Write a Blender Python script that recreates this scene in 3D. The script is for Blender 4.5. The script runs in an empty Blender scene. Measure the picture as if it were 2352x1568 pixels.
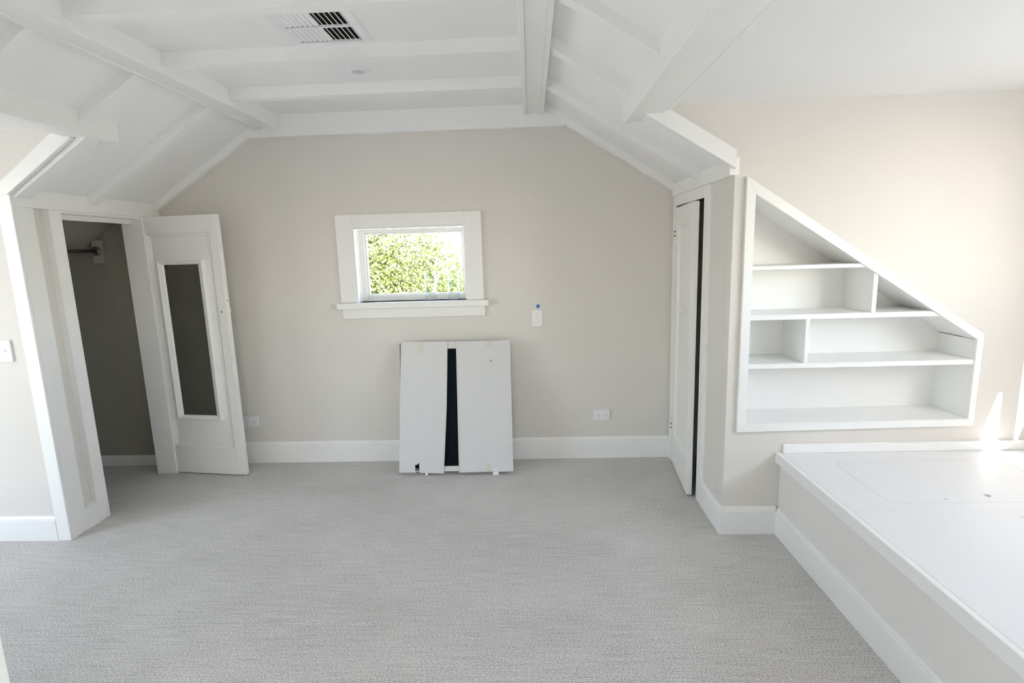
import bpy, bmesh, math, random
from mathutils import Vector, Matrix, Euler
random.seed(7)
S = bpy.context.scene
COL = S.collection
R = math.radians

# ------------------------------------------------------------------ camera
YAW, PIT, ROL, FPX = 0.03905, 0.16885, -0.02995, 1243.2
fwd = Vector((-math.sin(YAW)*math.cos(PIT), math.cos(YAW)*math.cos(PIT), -math.sin(PIT)))
rgt = Vector((math.cos(YAW), math.sin(YAW), 0))
upv = rgt.cross(fwd)
r2 = rgt*math.cos(ROL) + upv*math.sin(ROL)
u2 = -rgt*math.sin(ROL) + upv*math.cos(ROL)
cd = bpy.data.cameras.new('camera'); cam = bpy.data.objects.new('camera', cd); COL.objects.link(cam)
m = Matrix.Identity(4)
for i in range(3):
    m[i][0] = r2[i]; m[i][1] = u2[i]; m[i][2] = -fwd[i]
m[2][3] = 1.5
cam.matrix_world = m
cd.sensor_fit = 'HORIZONTAL'; cd.sensor_width = 36.0; cd.lens = FPX/2352*36.0
cd.clip_start = 0.02; cd.clip_end = 300
S.camera = cam

# ------------------------------------------------------------------ world, sun, exposure
SUN_DIR = Vector((-0.2, 1.0, -0.68)).normalized()       # travelling direction
w = bpy.data.worlds.new('sky'); S.world = w; w.use_nodes = True
nt = w.node_tree; nt.nodes.clear()
sky = nt.nodes.new('ShaderNodeTexSky'); sky.sky_type = 'NISHITA'; sky.sun_disc = False
sky.sun_elevation = math.asin(-SUN_DIR.z); sky.sun_rotation = math.atan2(-SUN_DIR.x, -SUN_DIR.y)
sky.air_density = 1.0; sky.dust_density = 1.0; sky.ozone_density = 1.0
bg = nt.nodes.new('ShaderNodeBackground'); bg.inputs['Strength'].default_value = 1.65
out = nt.nodes.new('ShaderNodeOutputWorld')
hsv = nt.nodes.new('ShaderNodeHueSaturation'); hsv.inputs['Saturation'].default_value = 0.64   # thin high haze whitens the sky
nt.links.new(sky.outputs[0], hsv.inputs['Color']); nt.links.new(hsv.outputs[0], bg.inputs['Color']); nt.links.new(bg.outputs[0], out.inputs['Surface'])
sd = bpy.data.lights.new('sun', 'SUN'); sd.energy = 56.0; sd.angle = R(0.6); sd.color = (0.99, 0.965, 0.945)
so = bpy.data.objects.new('sun', sd); COL.objects.link(so)
so.rotation_euler = (-SUN_DIR).to_track_quat('Z', 'Y').to_euler(); so.location = (4, -10, 8)
S.view_settings.view_transform = 'Standard'; S.view_settings.look = 'None'
S.view_settings.gamma = 1.0; S.view_settings.use_curve_mapping = False
S.view_settings.exposure = 0.46

def portal(loc, rot, sx, sy):                              # sky-light portals in the window openings
    l = bpy.data.lights.new('window_portal', 'AREA'); l.shape = 'RECTANGLE'; l.size = sx; l.size_y = sy
    l.cycles.is_portal = True
    o = bpy.data.objects.new('window_portal', l); COL.objects.link(o); o.location = loc; o.rotation_euler = rot

S.cycles.max_bounces = 16; S.cycles.diffuse_bounces = 10; S.cycles.transparent_max_bounces = 16
# ------------------------------------------------------------------ measures (metres)
YB, YA, XL, XR = 3.74, 2.67, -2.55, 0.95       # back wall, alcove cheeks, knee walls
YN, YR = 0.30, -1.20                            # near cheeks, rear wall
XWR, XWL = 2.62, -4.25                          # dormer window walls
ZC, ZD = 2.415, 2.14                            # flat ceiling, dormer ceilings
def zl(x): return 1.822 + 0.66*(x-XL)           # underside of left rafters
def zr(x): return 1.845 - 0.62*(x-XR)           # underside of right rafters
RD = 0.052                                      # rafter drop below the lining
W2 = dict(y0=0.35, ym0=1.07, ym1=1.27, y1=1.86, z0=1.22, z1=2.02)   # right dormer window
W3 = dict(y0=0.36, y1=1.84, z0=0.35, z1=2.05)     # left dormer window
W4 = dict(x0=-0.52, x1=-0.02, z0=0.70, z1=1.72)  # unseen rear window, added and sized for its bounce light

# ------------------------------------------------------------------ materials
def mat(name, col, rough=0.5, spec=0.5, metal=0.0, bump=0.0, bscale=200.0, var=0.0, vscale=3.0, coat=0.0):
    mt = bpy.data.materials.new(name); mt.use_nodes = True
    n = mt.node_tree.nodes; l = mt.node_tree.links; b = n['Principled BSDF']
    b.inputs['Base Color'].default_value = (*col, 1); b.inputs['Roughness'].default_value = rough
    b.inputs['Metallic'].default_value = metal; b.inputs['Specular IOR Level'].default_value = spec
    if coat: b.inputs['Coat Weight'].default_value = coat
    tc = n.new('ShaderNodeTexCoord')
    if var:
        ns = n.new('ShaderNodeTexNoise'); ns.inputs['Scale'].default_value = vscale; ns.inputs['Detail'].default_value = 4
        l.new(tc.outputs['Object'], ns.inputs['Vector'])
        mx = n.new('ShaderNodeMix'); mx.data_type = 'RGBA'
        mx.inputs[6].default_value = (*[c*(1-var) for c in col], 1); mx.inputs[7].default_value = (*[min(1, c*(1+var)) for c in col], 1)
        l.new(ns.outputs[0], mx.inputs[0]); l.new(mx.outputs[2], b.inputs['Base Color'])
    if bump:
        nb = n.new('ShaderNodeTexNoise'); nb.inputs['Scale'].default_value = bscale; nb.inputs['Detail'].default_value = 3
        l.new(tc.outputs['Object'], nb.inputs['Vector'])
        bp = n.new('ShaderNodeBump'); bp.inputs['Strength'].default_value = bump; bp.inputs['Distance'].default_value = 0.002
        l.new(nb.outputs[0], bp.inputs['Height']); l.new(bp.outputs[0], b.inputs['Normal'])
    return mt

M = {}
M['wall'] = mat('greige_wall_paint', (0.72, 0.69, 0.65), 0.75, 0.3, bump=0.08, bscale=350, var=0.015, vscale=2)
M['closet'] = mat('dull_shaded_closet_paint', (0.38, 0.37, 0.325), 0.8, 0.2, bump=0.08, bscale=200, var=0.05, vscale=3)  # dull paint, darkened further so its colour carries the closet's shade
M['panel'] = mat('pale_panel_paint', (0.79, 0.772, 0.745), 0.6, 0.3, bump=0.05, bscale=300, var=0.01)
M['block'] = mat('shaded_white_block', (0.52, 0.515, 0.48), 0.7, 0.2, var=0.06, vscale=20)  # white block toned down, closet shade put into its colour
M['ceil'] = mat('white_ceiling_paint', (0.86, 0.86, 0.855), 0.8, 0.3, bump=0.05, bscale=300, var=0.01)
M['trim'] = mat('white_gloss_trim', (0.86, 0.86, 0.845), 0.38, 0.45, bump=0.03, bscale=60, var=0.01)
M['door'] = mat('white_door_paint', (0.86, 0.855, 0.825), 0.38, 0.45, bump=0.04, bscale=80, var=0.015)
M['plastic'] = mat('white_switch_plastic', (0.82, 0.82, 0.83), 0.3, 0.5, var=0.005)
M['slot'] = mat('dark_slot', (0.10, 0.10, 0.10), 0.6, var=0.05)
M['black'] = mat('black_void', (0.006, 0.006, 0.006), 0.9, 0.1, var=0.05)
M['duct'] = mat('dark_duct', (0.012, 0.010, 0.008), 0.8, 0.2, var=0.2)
M['steel'] = mat('chrome_rod', (0.30, 0.29, 0.28), 0.3, metal=1.0, var=0.03)
M['brass'] = mat('worn_hinge_metal', (0.25, 0.21, 0.16), 0.4, metal=1.0, var=0.1)
M['navy'] = mat('navy_panel', (0.0012, 0.005, 0.010), 0.5, 0.08, var=0.05)
M['card'] = mat('white_cardboard', (0.66, 0.655, 0.65), 0.85, 0.2, bump=0.06, bscale=120, var=0.02, vscale=6)
M['card_edge'] = mat('torn_cardboard_edge', (0.64, 0.62, 0.55), 0.9, 0.2, var=0.08, vscale=30)
M['tape'] = mat('yellowed_tape', (0.62, 0.605, 0.54), 0.35, 0.5, var=0.03)
M['foam'] = mat('white_foam', (0.85, 0.85, 0.85), 0.9, 0.2, var=0.03)
M['blue'] = mat('blue_tape', (0.03, 0.16, 0.42), 0.6, 0.3, var=0.1, vscale=60)
M['lens'] = mat('frosted_lens', (0.55, 0.56, 0.58), 0.5, var=0.02)
M['bark'] = mat('grey_bark', (0.30, 0.26, 0.21), 0.9, 0.2, bump=0.6, bscale=20, var=0.3, vscale=8)
M['ground'] = mat('pale_paving', (0.36, 0.355, 0.34), 0.95, 0.1, bump=0.3, bscale=40, var=0.3, vscale=4)
M['mirror'] = mat('mirror_silver', (0.58, 0.59, 0.55), 0.02, metal=1.0, var=0.002)

def carpet():
    mt = bpy.data.materials.new('grey_loop_carpet'); mt.use_nodes = True
    n = mt.node_tree.nodes; l = mt.node_tree.links; b = n['Principled BSDF']
    b.inputs['Roughness'].default_value = 0.95; b.inputs['Specular IOR Level'].default_value = 0.05
    tc = n.new('ShaderNodeTexCoord')
    def noise(sc, det=3.0, rough=0.6):
        mp = n.new('ShaderNodeMapping'); mp.inputs['Scale'].default_value = sc
        l.new(tc.outputs['Object'], mp.inputs['Vector'])
        ns = n.new('ShaderNodeTexNoise'); ns.inputs['Scale'].default_value = 1.0; ns.inputs['Detail'].default_value = det
        ns.inputs['Roughness'].default_value = rough
        l.new(mp.outputs[0], ns.inputs['Vector']); return ns.outputs[0]
    def math_(op, a, c, cl=False):
        k = n.new('ShaderNodeMath'); k.operation = op; k.use_clamp = cl
        for i, v in enumerate((a, c)):
            if isinstance(v, (int, float)): k.inputs[i].default_value = v
            else: l.new(v, k.inputs[i])
        return k.outputs[0]
    fleck = noise((150, 230, 1), 2.0, 0.7)               # yarn flecks
    streak = noise((5, 130, 1), 3.0, 0.6)                # long heathered rows
    patch = noise((1.3, 2.2, 1), 2.0, 0.5)
    v = math_('ADD', math_('MULTIPLY', fleck, 0.80), math_('MULTIPLY', streak, 0.20))
    v = math_('ADD', v, math_('MULTIPLY', math_('SUBTRACT', patch, 0.5), 0.10))
    cr = n.new('ShaderNodeValToRGB'); e = cr.color_ramp.elements
    e[0].position = 0.34; e[0].color = (0.30, 0.287, 0.274, 1)
    e[1].position = 0.66; e[1].color = (0.88, 0.862, 0.845, 1)
    k = cr.color_ramp.elements.new(0.5); k.color = (0.635, 0.615, 0.598, 1)
    l.new(v, cr.inputs[0]); l.new(cr.outputs[0], b.inputs['Base Color'])
    mp = n.new('ShaderNodeMapping'); l.new(tc.outputs['Object'], mp.inputs['Vector'])
    wv = n.new('ShaderNodeTexWave'); wv.wave_type = 'BANDS'; wv.bands_direction = 'Y'
    wv.inputs['Scale'].default_value = 50.0; wv.inputs['Distortion'].default_value = 1.2; wv.inputs['Detail'].default_value = 1.0
    wv.inputs['Detail Scale'].default_value = 3.0
    l.new(mp.outputs[0], wv.inputs['Vector'])
    h = math_('ADD', math_('MULTIPLY', wv.outputs['Fac'], 0.6), math_('MULTIPLY', fleck, 0.9))
    bp = n.new('ShaderNodeBump'); bp.inputs['Strength'].default_value = 0.55; bp.inputs['Distance'].default_value = 0.004
    l.new(h, bp.inputs['Height']); l.new(bp.outputs[0], b.inputs['Normal'])
    return mt
M['carpet'] = carpet()

def glass(name, tint, gloss):
    mt = bpy.data.materials.new(name); mt.use_nodes = True
    n = mt.node_tree.nodes; l = mt.node_tree.links; n.clear()
    o = n.new('ShaderNodeOutputMaterial'); tr = n.new('ShaderNodeBsdfTransparent'); tr.inputs[0].default_value = (*tint, 1)
    gl = n.new('ShaderNodeBsdfGlossy'); gl.inputs['Roughness'].default_value = 0.03
    fa = n.new('ShaderNodeLayerWeight'); fa.inputs['Blend'].default_value = 0.5
    pw = n.new('ShaderNodeMath'); pw.operation = 'POWER'; pw.inputs[1].default_value = 4.0; l.new(fa.outputs['Facing'], pw.inputs[0])
    fr = n.new('ShaderNodeMath'); fr.operation = 'MULTIPLY_ADD'; fr.inputs[1].default_value = gloss; fr.inputs[2].default_value = 0.03; l.new(pw.outputs[0], fr.inputs[0])
    mx = n.new('ShaderNodeMixShader')
    l.new(fr.outputs[0], mx.inputs[0]); l.new(tr.outputs[0], mx.inputs[1]); l.new(gl.outputs[0], mx.inputs[2]); l.new(mx.outputs[0], o.inputs['Surface'])
    return mt
M['glass'] = glass('window_glass', (0.98, 0.985, 0.98), 0.5)
M['vase'] = glass('clear_ribbed_glass', (0.94, 0.955, 0.945), 0.9)

def leaf(name, c1, c2):
    mt = bpy.data.materials.new(name); mt.use_nodes = True
    n = mt.node_tree.nodes; l = mt.node_tree.links; b = n['Principled BSDF']
    gi = n.new('ShaderNodeNewGeometry'); cr = n.new('ShaderNodeMix'); cr.data_type = 'RGBA'
    cr.inputs[6].default_value = (*c1, 1); cr.inputs[7].default_value = (*c2, 1)
    l.new(gi.outputs['Random Per Island'], cr.inputs[0]); l.new(cr.outputs[2], b.inputs['Base Color'])
    b.inputs['Roughness'].default_value = 0.5
    tl = n.new('ShaderNodeBsdfTranslucent'); l.new(cr.outputs[2], tl.inputs['Color'])
    mx = n.new('ShaderNodeMixShader'); mx.inputs[0].default_value = 0.35
    o = n['Material Output']; l.new(b.outputs[0], mx.inputs[1]); l.new(tl.outputs[0], mx.inputs[2]); l.new(mx.outputs[0], o.inputs['Surface'])
    return mt
M['leaf1'] = leaf('yellow_green_leaf', (0.05, 0.085, 0.022), (0.24, 0.26, 0.08))
M['leaf2'] = leaf('mid_green_leaf', (0.045, 0.085, 0.035), (0.18, 0.23, 0.105))

def platform_paint():
    mt = mat('scuffed_white_board', (0.80, 0.80, 0.81), 0.45, 0.4, bump=0.03, bscale=90)
    n = mt.node_tree.nodes; l = mt.node_tree.links; b = n['Principled BSDF']; tc = n.new('ShaderNodeTexCoord')
    mp = n.new('ShaderNodeMapping'); mp.inputs['Scale'].default_value = (5.0, 7.5, 1); mp.inputs['Rotation'].default_value = (0, 0, 0.3)
    l.new(tc.outputs['Object'], mp.inputs['Vector'])
    vo = n.new('ShaderNodeTexVoronoi'); vo.inputs['Scale'].default_value = 1.0; vo.inputs['Randomness'].default_value = 1.0
    l.new(mp.outputs[0], vo.inputs['Vector'])
    r1 = n.new('ShaderNodeValToRGB'); r1.color_ramp.elements[0].position = 0.015; r1.color_ramp.elements[0].color = (1, 1, 1, 1)
    r1.color_ramp.elements[1].position = 0.045; r1.color_ramp.elements[1].color = (0, 0, 0, 1)
    l.new(vo.outputs['Distance'], r1.inputs[0])
    ns = n.new('ShaderNodeTexNoise'); ns.inputs['Scale'].default_value = 40; l.new(tc.outputs['Object'], ns.inputs['Vector'])
    r2_ = n.new('ShaderNodeValToRGB'); r2_.color_ramp.elements[0].position = 0.45; r2_.color_ramp.elements[1].position = 0.62
    l.new(ns.outputs[0], r2_.inputs[0])
    mm = n.new('ShaderNodeMath'); mm.operation = 'MULTIPLY'; l.new(r1.outputs[0], mm.inputs[0]); l.new(r2_.outputs[0], mm.inputs[1])
    mx = n.new('ShaderNodeMix'); mx.data_type = 'RGBA'; mx.inputs[6].default_value = (0.80, 0.80, 0.81, 1); mx.inputs[7].default_value = (0.30, 0.26, 0.21, 1)
    l.new(mm.outputs[0], mx.inputs[0]); l.new(mx.outputs[2], b.inputs['Base Color'])
    return mt
M['plat'] = platform_paint()

# ------------------------------------------------------------------ builders
class MB:
    def __init__(s): s.bm = bmesh.new()
    def box(s, x0, x1, y0, y1, z0, z1, mtx=None):
        vs = [s.bm.verts.new(v) for v in ((x0,y0,z0),(x1,y0,z0),(x1,y1,z0),(x0,y1,z0),(x0,y0,z1),(x1,y0,z1),(x1,y1,z1),(x0,y1,z1))]
        for f in ((0,3,2,1),(4,5,6,7),(0,1,5,4),(1,2,6,5),(2,3,7,6),(3,0,4,7)): s.bm.faces.new([vs[i] for i in f])
        if mtx: bmesh.ops.transform(s.bm, matrix=mtx, verts=vs)
        return s
    def prism(s, pts, axis, a, b):
        """polygon extruded along an axis: 'y' takes (x,z), 'x' takes (y,z), 'z' takes (x,y)"""
        def mk(p, t): return {'y': (p[0], t, p[1]), 'x': (t, p[0], p[1]), 'z': (p[0], p[1], t)}[axis]
        A = [s.bm.verts.new(mk(p, a)) for p in pts]; B = [s.bm.verts.new(mk(p, b)) for p in pts]
        s.bm.faces.new(A[::-1]); s.bm.faces.new(B); k = len(pts)
        for i in range(k): s.bm.faces.new((A[i], A[(i+1) % k], B[(i+1) % k], B[i]))
        return s
    def lathe(s, prof, seg=24, mtx=None):
        """profile of (radius, height) about z"""
        rings = []; nv = []
        for r, h in prof:
            if r < 1e-6: v = s.bm.verts.new((0, 0, h)); rings.append([v]); nv.append(v)
            else:
                ring = [s.bm.verts.new((r*math.cos(2*math.pi*i/seg), r*math.sin(2*math.pi*i/seg), h)) for i in range(seg)]
                rings.append(ring); nv += ring
        for a, b in zip(rings, rings[1:]):
            for i in range(seg):
                j = (i+1) % seg
                if len(a) == 1 and len(b) == 1: continue
                if len(a) == 1: s.bm.faces.new((a[0], b[i], b[j]))
                elif len(b) == 1: s.bm.faces.new((a[i], a[j], b[0]))
                else: s.bm.faces.new((a[i], a[j], b[j], b[i]))
        if mtx: bmesh.ops.transform(s.bm, matrix=mtx, verts=nv)
        return s
    def mesh(s, name, material, bevel=0.0, smooth=False):
        bmesh.ops.recalc_face_normals(s.bm, faces=s.bm.faces)
        if bevel: bmesh.ops.bevel(s.bm, geom=list(s.bm.edges), offset=bevel, segments=1, affect='EDGES', clamp_overlap=True)
        me = bpy.data.meshes.new(name); s.bm.to_mesh(me); s.bm.free(); me.materials.append(material)
        if smooth:
            for p in me.polygons: p.use_smooth = True
        return me
    def build(s, name, material, parent=None, bevel=0.0, smooth=False):
        o = bpy.data.objects.new(name, s.mesh(name, material, bevel, smooth)); COL.objects.link(o)
        if parent: o.parent = parent
        return o
def tag(o, label=None, cat=None, group=None, kind=None):
    if label: o['label'] = label
    if cat: o['category'] = cat
    if group: o['group'] = group
    if kind: o['kind'] = kind
    return o
def struct(o, label, cat): return tag(o, label, cat, kind='structure')
def thing(name, label, cat, loc=(0,0,0), group=None, rot=(0,0,0)):
    o = bpy.data.objects.new(name, None); COL.objects.link(o); o.empty_display_size = 0.1
    o.location = loc; o.rotation_euler = rot
    return tag(o, label, cat, group)
def bx(name, d, material, parent=None, bevel=0.0): return MB().box(*d).build(name, material, parent, bevel)

# ------------------------------------------------------------------ floor
f = MB(); f.box(XL-1.25, 2.1, YR-0.1, YB+0.1, -0.12, 0); f.box(XWL-0.1, XL-1.25, YN-0.1, YA+0.05, -0.12, 0); f.box(2.1, XWR+0.1, YN-0.1, YA+0.05, -0.12, 0)
struct(f.build('floor', M['carpet']), 'grey heathered loop carpet covering the whole floor', 'floor')

# ------------------------------------------------------------------ walls
wx0, wx1, wz0, wz1 = -1.215, -0.443, 1.163, 1.674          # back window opening
b = MB()
b.box(-3.85, wx0, YB, YB+0.13, -0.1, 2.6); b.box(wx1, 2.2, YB, YB+0.13, -0.1, 2.6)
b.box(wx0, wx1, YB, YB+0.13, -0.1, wz0); b.box(wx0, wx1, YB, YB+0.13, wz1, 2.6)
wall_back = struct(b.build('wall_back', M['wall']), 'greige gable end wall with the small window', 'wall')

# left knee wall: core with the closet opening, boards proud of it
OY0, OY1, OZ = 2.937, 3.556, 1.766
b = MB()
cx0, cx1 = -2.69, -2.592
b.box(cx0, cx1, YA+0.08, OY0, 0, 1.86); b.box(cx0, cx1, OY1, YB, 0, 1.86); b.box(cx0, cx1, OY0, OY1, OZ, 1.86)
wl = struct(b.build('wall_left', M['trim']), 'white panelled low wall with the open closet doorway', 'wall')
for d in ((cx1, XL, YA+0.022, 2.772, 0, 1.78), (cx1, XL, 2.860, OY0, 0, 1.78), (cx1, XL, OY1, YB, 0, 1.78)): bx('stile', d, M['trim'], wl, 0.0015)
bx('cover_strip', (cx1, XL+0.004, YA, YA+0.0205, 0, 1.875), M['trim'], wl, 0.001)
bx('bottom_rail', (cx1, XL, 2.7725, 2.8595, 0, 0.13), M['trim'], wl, 0.001)
bx('header_board', (cx1-0.02, XL, YA+0.022, YB, 1.7805, 1.872), M['trim'], wl, 0.0015)
bx('lintel', (cx0, XL-0.004, OY0, OY1, OZ-0.001, 1.780), M['trim'], wl, 0.001)
bx('recessed_panel', (cx1, cx1+0.004, 2.7725, 2.8595, 0.1305, 1.780), M['wall'], wl)
bx('door_stop', (-2.645, -2.62, OY0, OY1, OZ-0.030, OZ-0.001), M['trim'], wl, 0.001)

# right knee wall
b = MB(); PY0, PY1, PZ = 3.07, 3.660, 1.745
kx0, kx1 = 0.966, 1.012
b.box(kx0, kx1, YA+0.082, PY0, 0, 1.9); b.box(kx0, kx1, PY1, YB, 0, 1.9); b.box(kx0, kx1, PY0, PY1, PZ, 1.9)
wr = struct(b.build('wall_right', M['wall']), 'low side wall with the ajar closet door, greige panel beside it', 'wall')
bx('casing', (XR, kx0+0.04, 2.985, PY0, 0.0, 1.81), M['trim'], wr, 0.002)
bx('casing', (XR, kx0+0.04, PY1, 3.722, 0.0, 1.81), M['trim'], wr, 0.002)
bx('casing', (XR, kx0+0.04, PY0+0.0005, PY1-0.0005, PZ, 1.81), M['trim'], wr, 0.001)
bx('header_board', (XR-0.004, kx0+0.02, 2.668, YB, 1.8105, 1.892), M['trim'], wr, 0.002)

# alcove cheek walls facing the room
b = MB(); hx0, hx1, hz0 = 1.045, 2.150, 0.585
hs = lambda x: 1.735 - 0.661*(x-1.06)
b.box(0.966, XWR+0.1, YA, YA+0.08, -0.1, hz0); b.box(0.966, hx0, YA, YA+0.08, hz0, 2.5); b.box(hx1, XWR+0.1, YA, YA+0.08, hz0, 2.5)
b.prism([(hx0, hs(hx0)), (hx1, hs(hx1)), (hx1, 2.5), (hx0, 2.5)], 'y', YA, YA+0.08)
b.prism([(0.55, 2.12), (0.966, 1.87), (0.966, 2.5), (0.55, 2.5)], 'y', YA, YA+0.010)
war = struct(b.build('wall_right_alcove', M['wall']), 'bright greige alcove wall around the built-in shelves', 'wall')
b = MB(); b.box(XWL-0.1, XL-0.031, YA, YA+0.08, -0.1, 2.5)
b.prism([(-2.2, 2.105), (-2.581, 1.862), (-2.581, 2.5), (-2.2, 2.5)], 'y', YA, YA+0.010)
wal = struct(b.build('wall_left_alcove', M['wall']), 'bright alcove wall beside the panelled closet, with a light switch', 'wall')
bx('corner_board', (-2.622, XL-0.0005, YA-0.016, YA, 0, 1.86), M['trim'], wal, 0.0015)

# dormer window walls, near cheeks, near knee walls, rear wall
q = W2; b = MB()
b.box(XWR, XWR+0.06, YN, q['y0'], -0.1, 2.5); b.box(XWR, XWR+0.06, q['y1'], YA, -0.1, 2.5)
b.box(XWR, XWR+0.06, q['y0'], q['y1'], -0.1, q['z0']); b.box(XWR, XWR+0.06, q['y0'], q['y1'], q['z1'], 2.5)
struct(b.build('wall_right_window', M['wall']), 'dormer window wall over the raised platform', 'wall')
q = W3; b = MB()
b.box(XWL-0.1, XWL, YN, q['y0'], -0.1, 2.5); b.box(XWL-0.1, XWL, q['y1'], YA, -0.1, 2.5)
b.box(XWL-0.1, XWL, q['y0'], q['y1'], -0.1, q['z0']); b.box(XWL-0.1, XWL, q['y0'], q['y1'], q['z1'], 2.5)
struct(b.build('wall_left_window', M['wall']), 'dormer window wall of the alcove with the light switch', 'wall')
b = MB(); b.box(XWL-0.1, XL, YN-0.1, YN, -0.1, 2.5); b.box(XL-0.1, XL, YR, YN-0.1, -0.1, 2.5)
struct(b.build('wall_left_near', M['wall']), 'near side wall of the alcove with the light switch', 'wall')
b = MB(); b.box(XR, XWR+0.1, YN-0.1, YN, -0.1, 2.5); b.box(XR, XR+0.1, YR, YN-0.1, -0.1, 2.5)
struct(b.build('wall_right_near', M['wall']), 'near side wall of the platform alcove', 'wall')
q = W4; b = MB()
b.box(-2.7, q['x0'], YR-0.12, YR, -0.1, 2.6); b.box(q['x1'], 1.1, YR-0.12, YR, -0.1, 2.6)
b.box(q['x0'], q['x1'], YR-0.12, YR, -0.1, q['z0']); b.box(q['x0'], q['x1'], YR-0.12, YR, q['z1'], 2.6)
struct(b.build('wall_rear', M['wall']), 'gable wall at the other end of the attic, with the window added for fill light', 'wall')
# closet shells behind the knee walls
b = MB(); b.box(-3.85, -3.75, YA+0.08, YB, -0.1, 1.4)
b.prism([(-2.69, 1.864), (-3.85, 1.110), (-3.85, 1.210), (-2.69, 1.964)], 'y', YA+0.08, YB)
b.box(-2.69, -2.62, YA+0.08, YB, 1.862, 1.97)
b.box(-3.75, -2.69, YB-0.013, YB-0.0005, 0, 1.95)  # lining sheet added over the end wall to hold the shade-darkened paint
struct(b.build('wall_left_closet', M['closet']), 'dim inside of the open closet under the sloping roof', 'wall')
b = MB(); b.box(1.75, 1.85, 2.95, YB, -0.1, 2.0); b.box(1.014, 1.75, 2.93, 2.95, -0.1, 2.0); b.box(1.014, 1.75, 2.95, YB, 1.9, 2.0)
b.box(1.014, 2.3, 2.935, 2.95, -0.1, 2.4); b.box(2.25, 2.3, YA+0.08, 2.95, -0.1, 2.4)  # unseen boxes around the bookcase, added to block light leaks
b.box(1.014, 2.3, YA+0.08, 2.95, 2.3, 2.4)
struct(b.build('wall_right_closet', M['wall']), 'dark inside of the closet behind the ajar door', 'wall')

# ------------------------------------------------------------------ ceilings with beams
PL0, PL1, ZPL = -1.775, -1.640, 2.326          # left upper purlin
PR0, PR1, ZPR = -0.028, 0.105, 2.350           # right upper purlin
b = MB(); b.box(PL1-0.06, PR0+0.06, YR, YB, ZC, ZC+0.09)
cl = struct(b.build('ceiling', M['ceil']), 'flat white boarded ceiling strip between the two long beams', 'ceiling')
for yy in (3.105, 2.556, 2.030, 1.500, 0.970, 0.440, -0.090, -0.620):
    bx('joist', (PL1-0.002, PR0+0.002, yy, yy+0.066, 2.358, ZC+0.005), M['ceil'], cl, 0.002)
bx('end_beam', (-1.872, 0.235, YB-0.045, YB, 2.278, ZC+0.02), M['ceil'], cl, 0.002)
def boxed_beam(name, x0, x1, y0, y1, z0, z1, parent, lip=0.024):
    e = bpy.data.objects.new(name, None); COL.objects.link(e); e.parent = parent; e.empty_display_size = 0.1
    bx('side_board', (x0, x0+lip, y0, y1, z0, z1), M['trim'], e, 0.003)
    bx('side_board', (x1-lip, x1, y0, y1, z0, z1), M['trim'], e, 0.003)
    bx('bottom_board', (x0+lip+0.0008, x1-lip-0.0008, y0, y1, z0+0.007, z0+0.045), M['trim'], e)
    return e
boxed_beam('purlin', PL0, PL1, YR, YB-0.046, ZPL, ZC+0.01, cl)
boxed_beam('purlin', PR0, PR1, YR, YB-0.046, ZPR, ZC+0.01, cl)

def slope(name, side, label):
    if side < 0: z, xt, xk, xp = zl, PL0+0.05, XL-0.035, -2.17
    else:        z, xt, xk, xp = zr, PR1-0.05, XR+0.016, 0.55
    def slab(b, xa, xb, y0, y1):
        b.prism([(xa, z(xa)+RD), (xb, z(xb)+RD), (xb, z(xb)+RD+0.09), (xa, z(xa)+RD+0.09)], 'y', y0, y1)
    b = MB(); slab(b, xt, xk, YA+0.012, YB); slab(b, xt, xp, YN, YA+0.012); slab(b, xt, xk-side*-0.1, YR, YN)
    o = struct(b.build(name, M['ceil']), label, 'ceiling')
    def rafter(y0, y1, xa, xb, drop=0.0):
        MB().prism([(xa, z(xa)-drop), (xb, z(xb)-drop), (xb, z(xb)+RD+0.003), (xa, z(xa)+RD+0.003)], 'y', y0, y1).build('rafter', M['ceil'], o, 0.002)
    xu = PL0 if side < 0 else PR1
    xke = XL if side < 0 else XR
    xlp = -2.086 if side < 0 else 0.476
    rafter(YB-0.046, YB-0.001, xu, xke); rafter(3.134, 3.200, xu, xke)
    rafter(YA+0.006, 2.770, xlp, xke)
    for yy in (2.566, 2.032, 1.500, 0.970, 0.440): rafter(yy, yy+0.066, xu, xlp)
    for yy in (-0.090, -0.620): rafter(yy, yy+0.066, xu, xke)
    return o
cll = slope('ceiling_left', -1, 'sloping white ceiling with rafters above the open closet')
clr = slope('ceiling_right', 1, 'sloping white ceiling with rafters above the ajar door')

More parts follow.
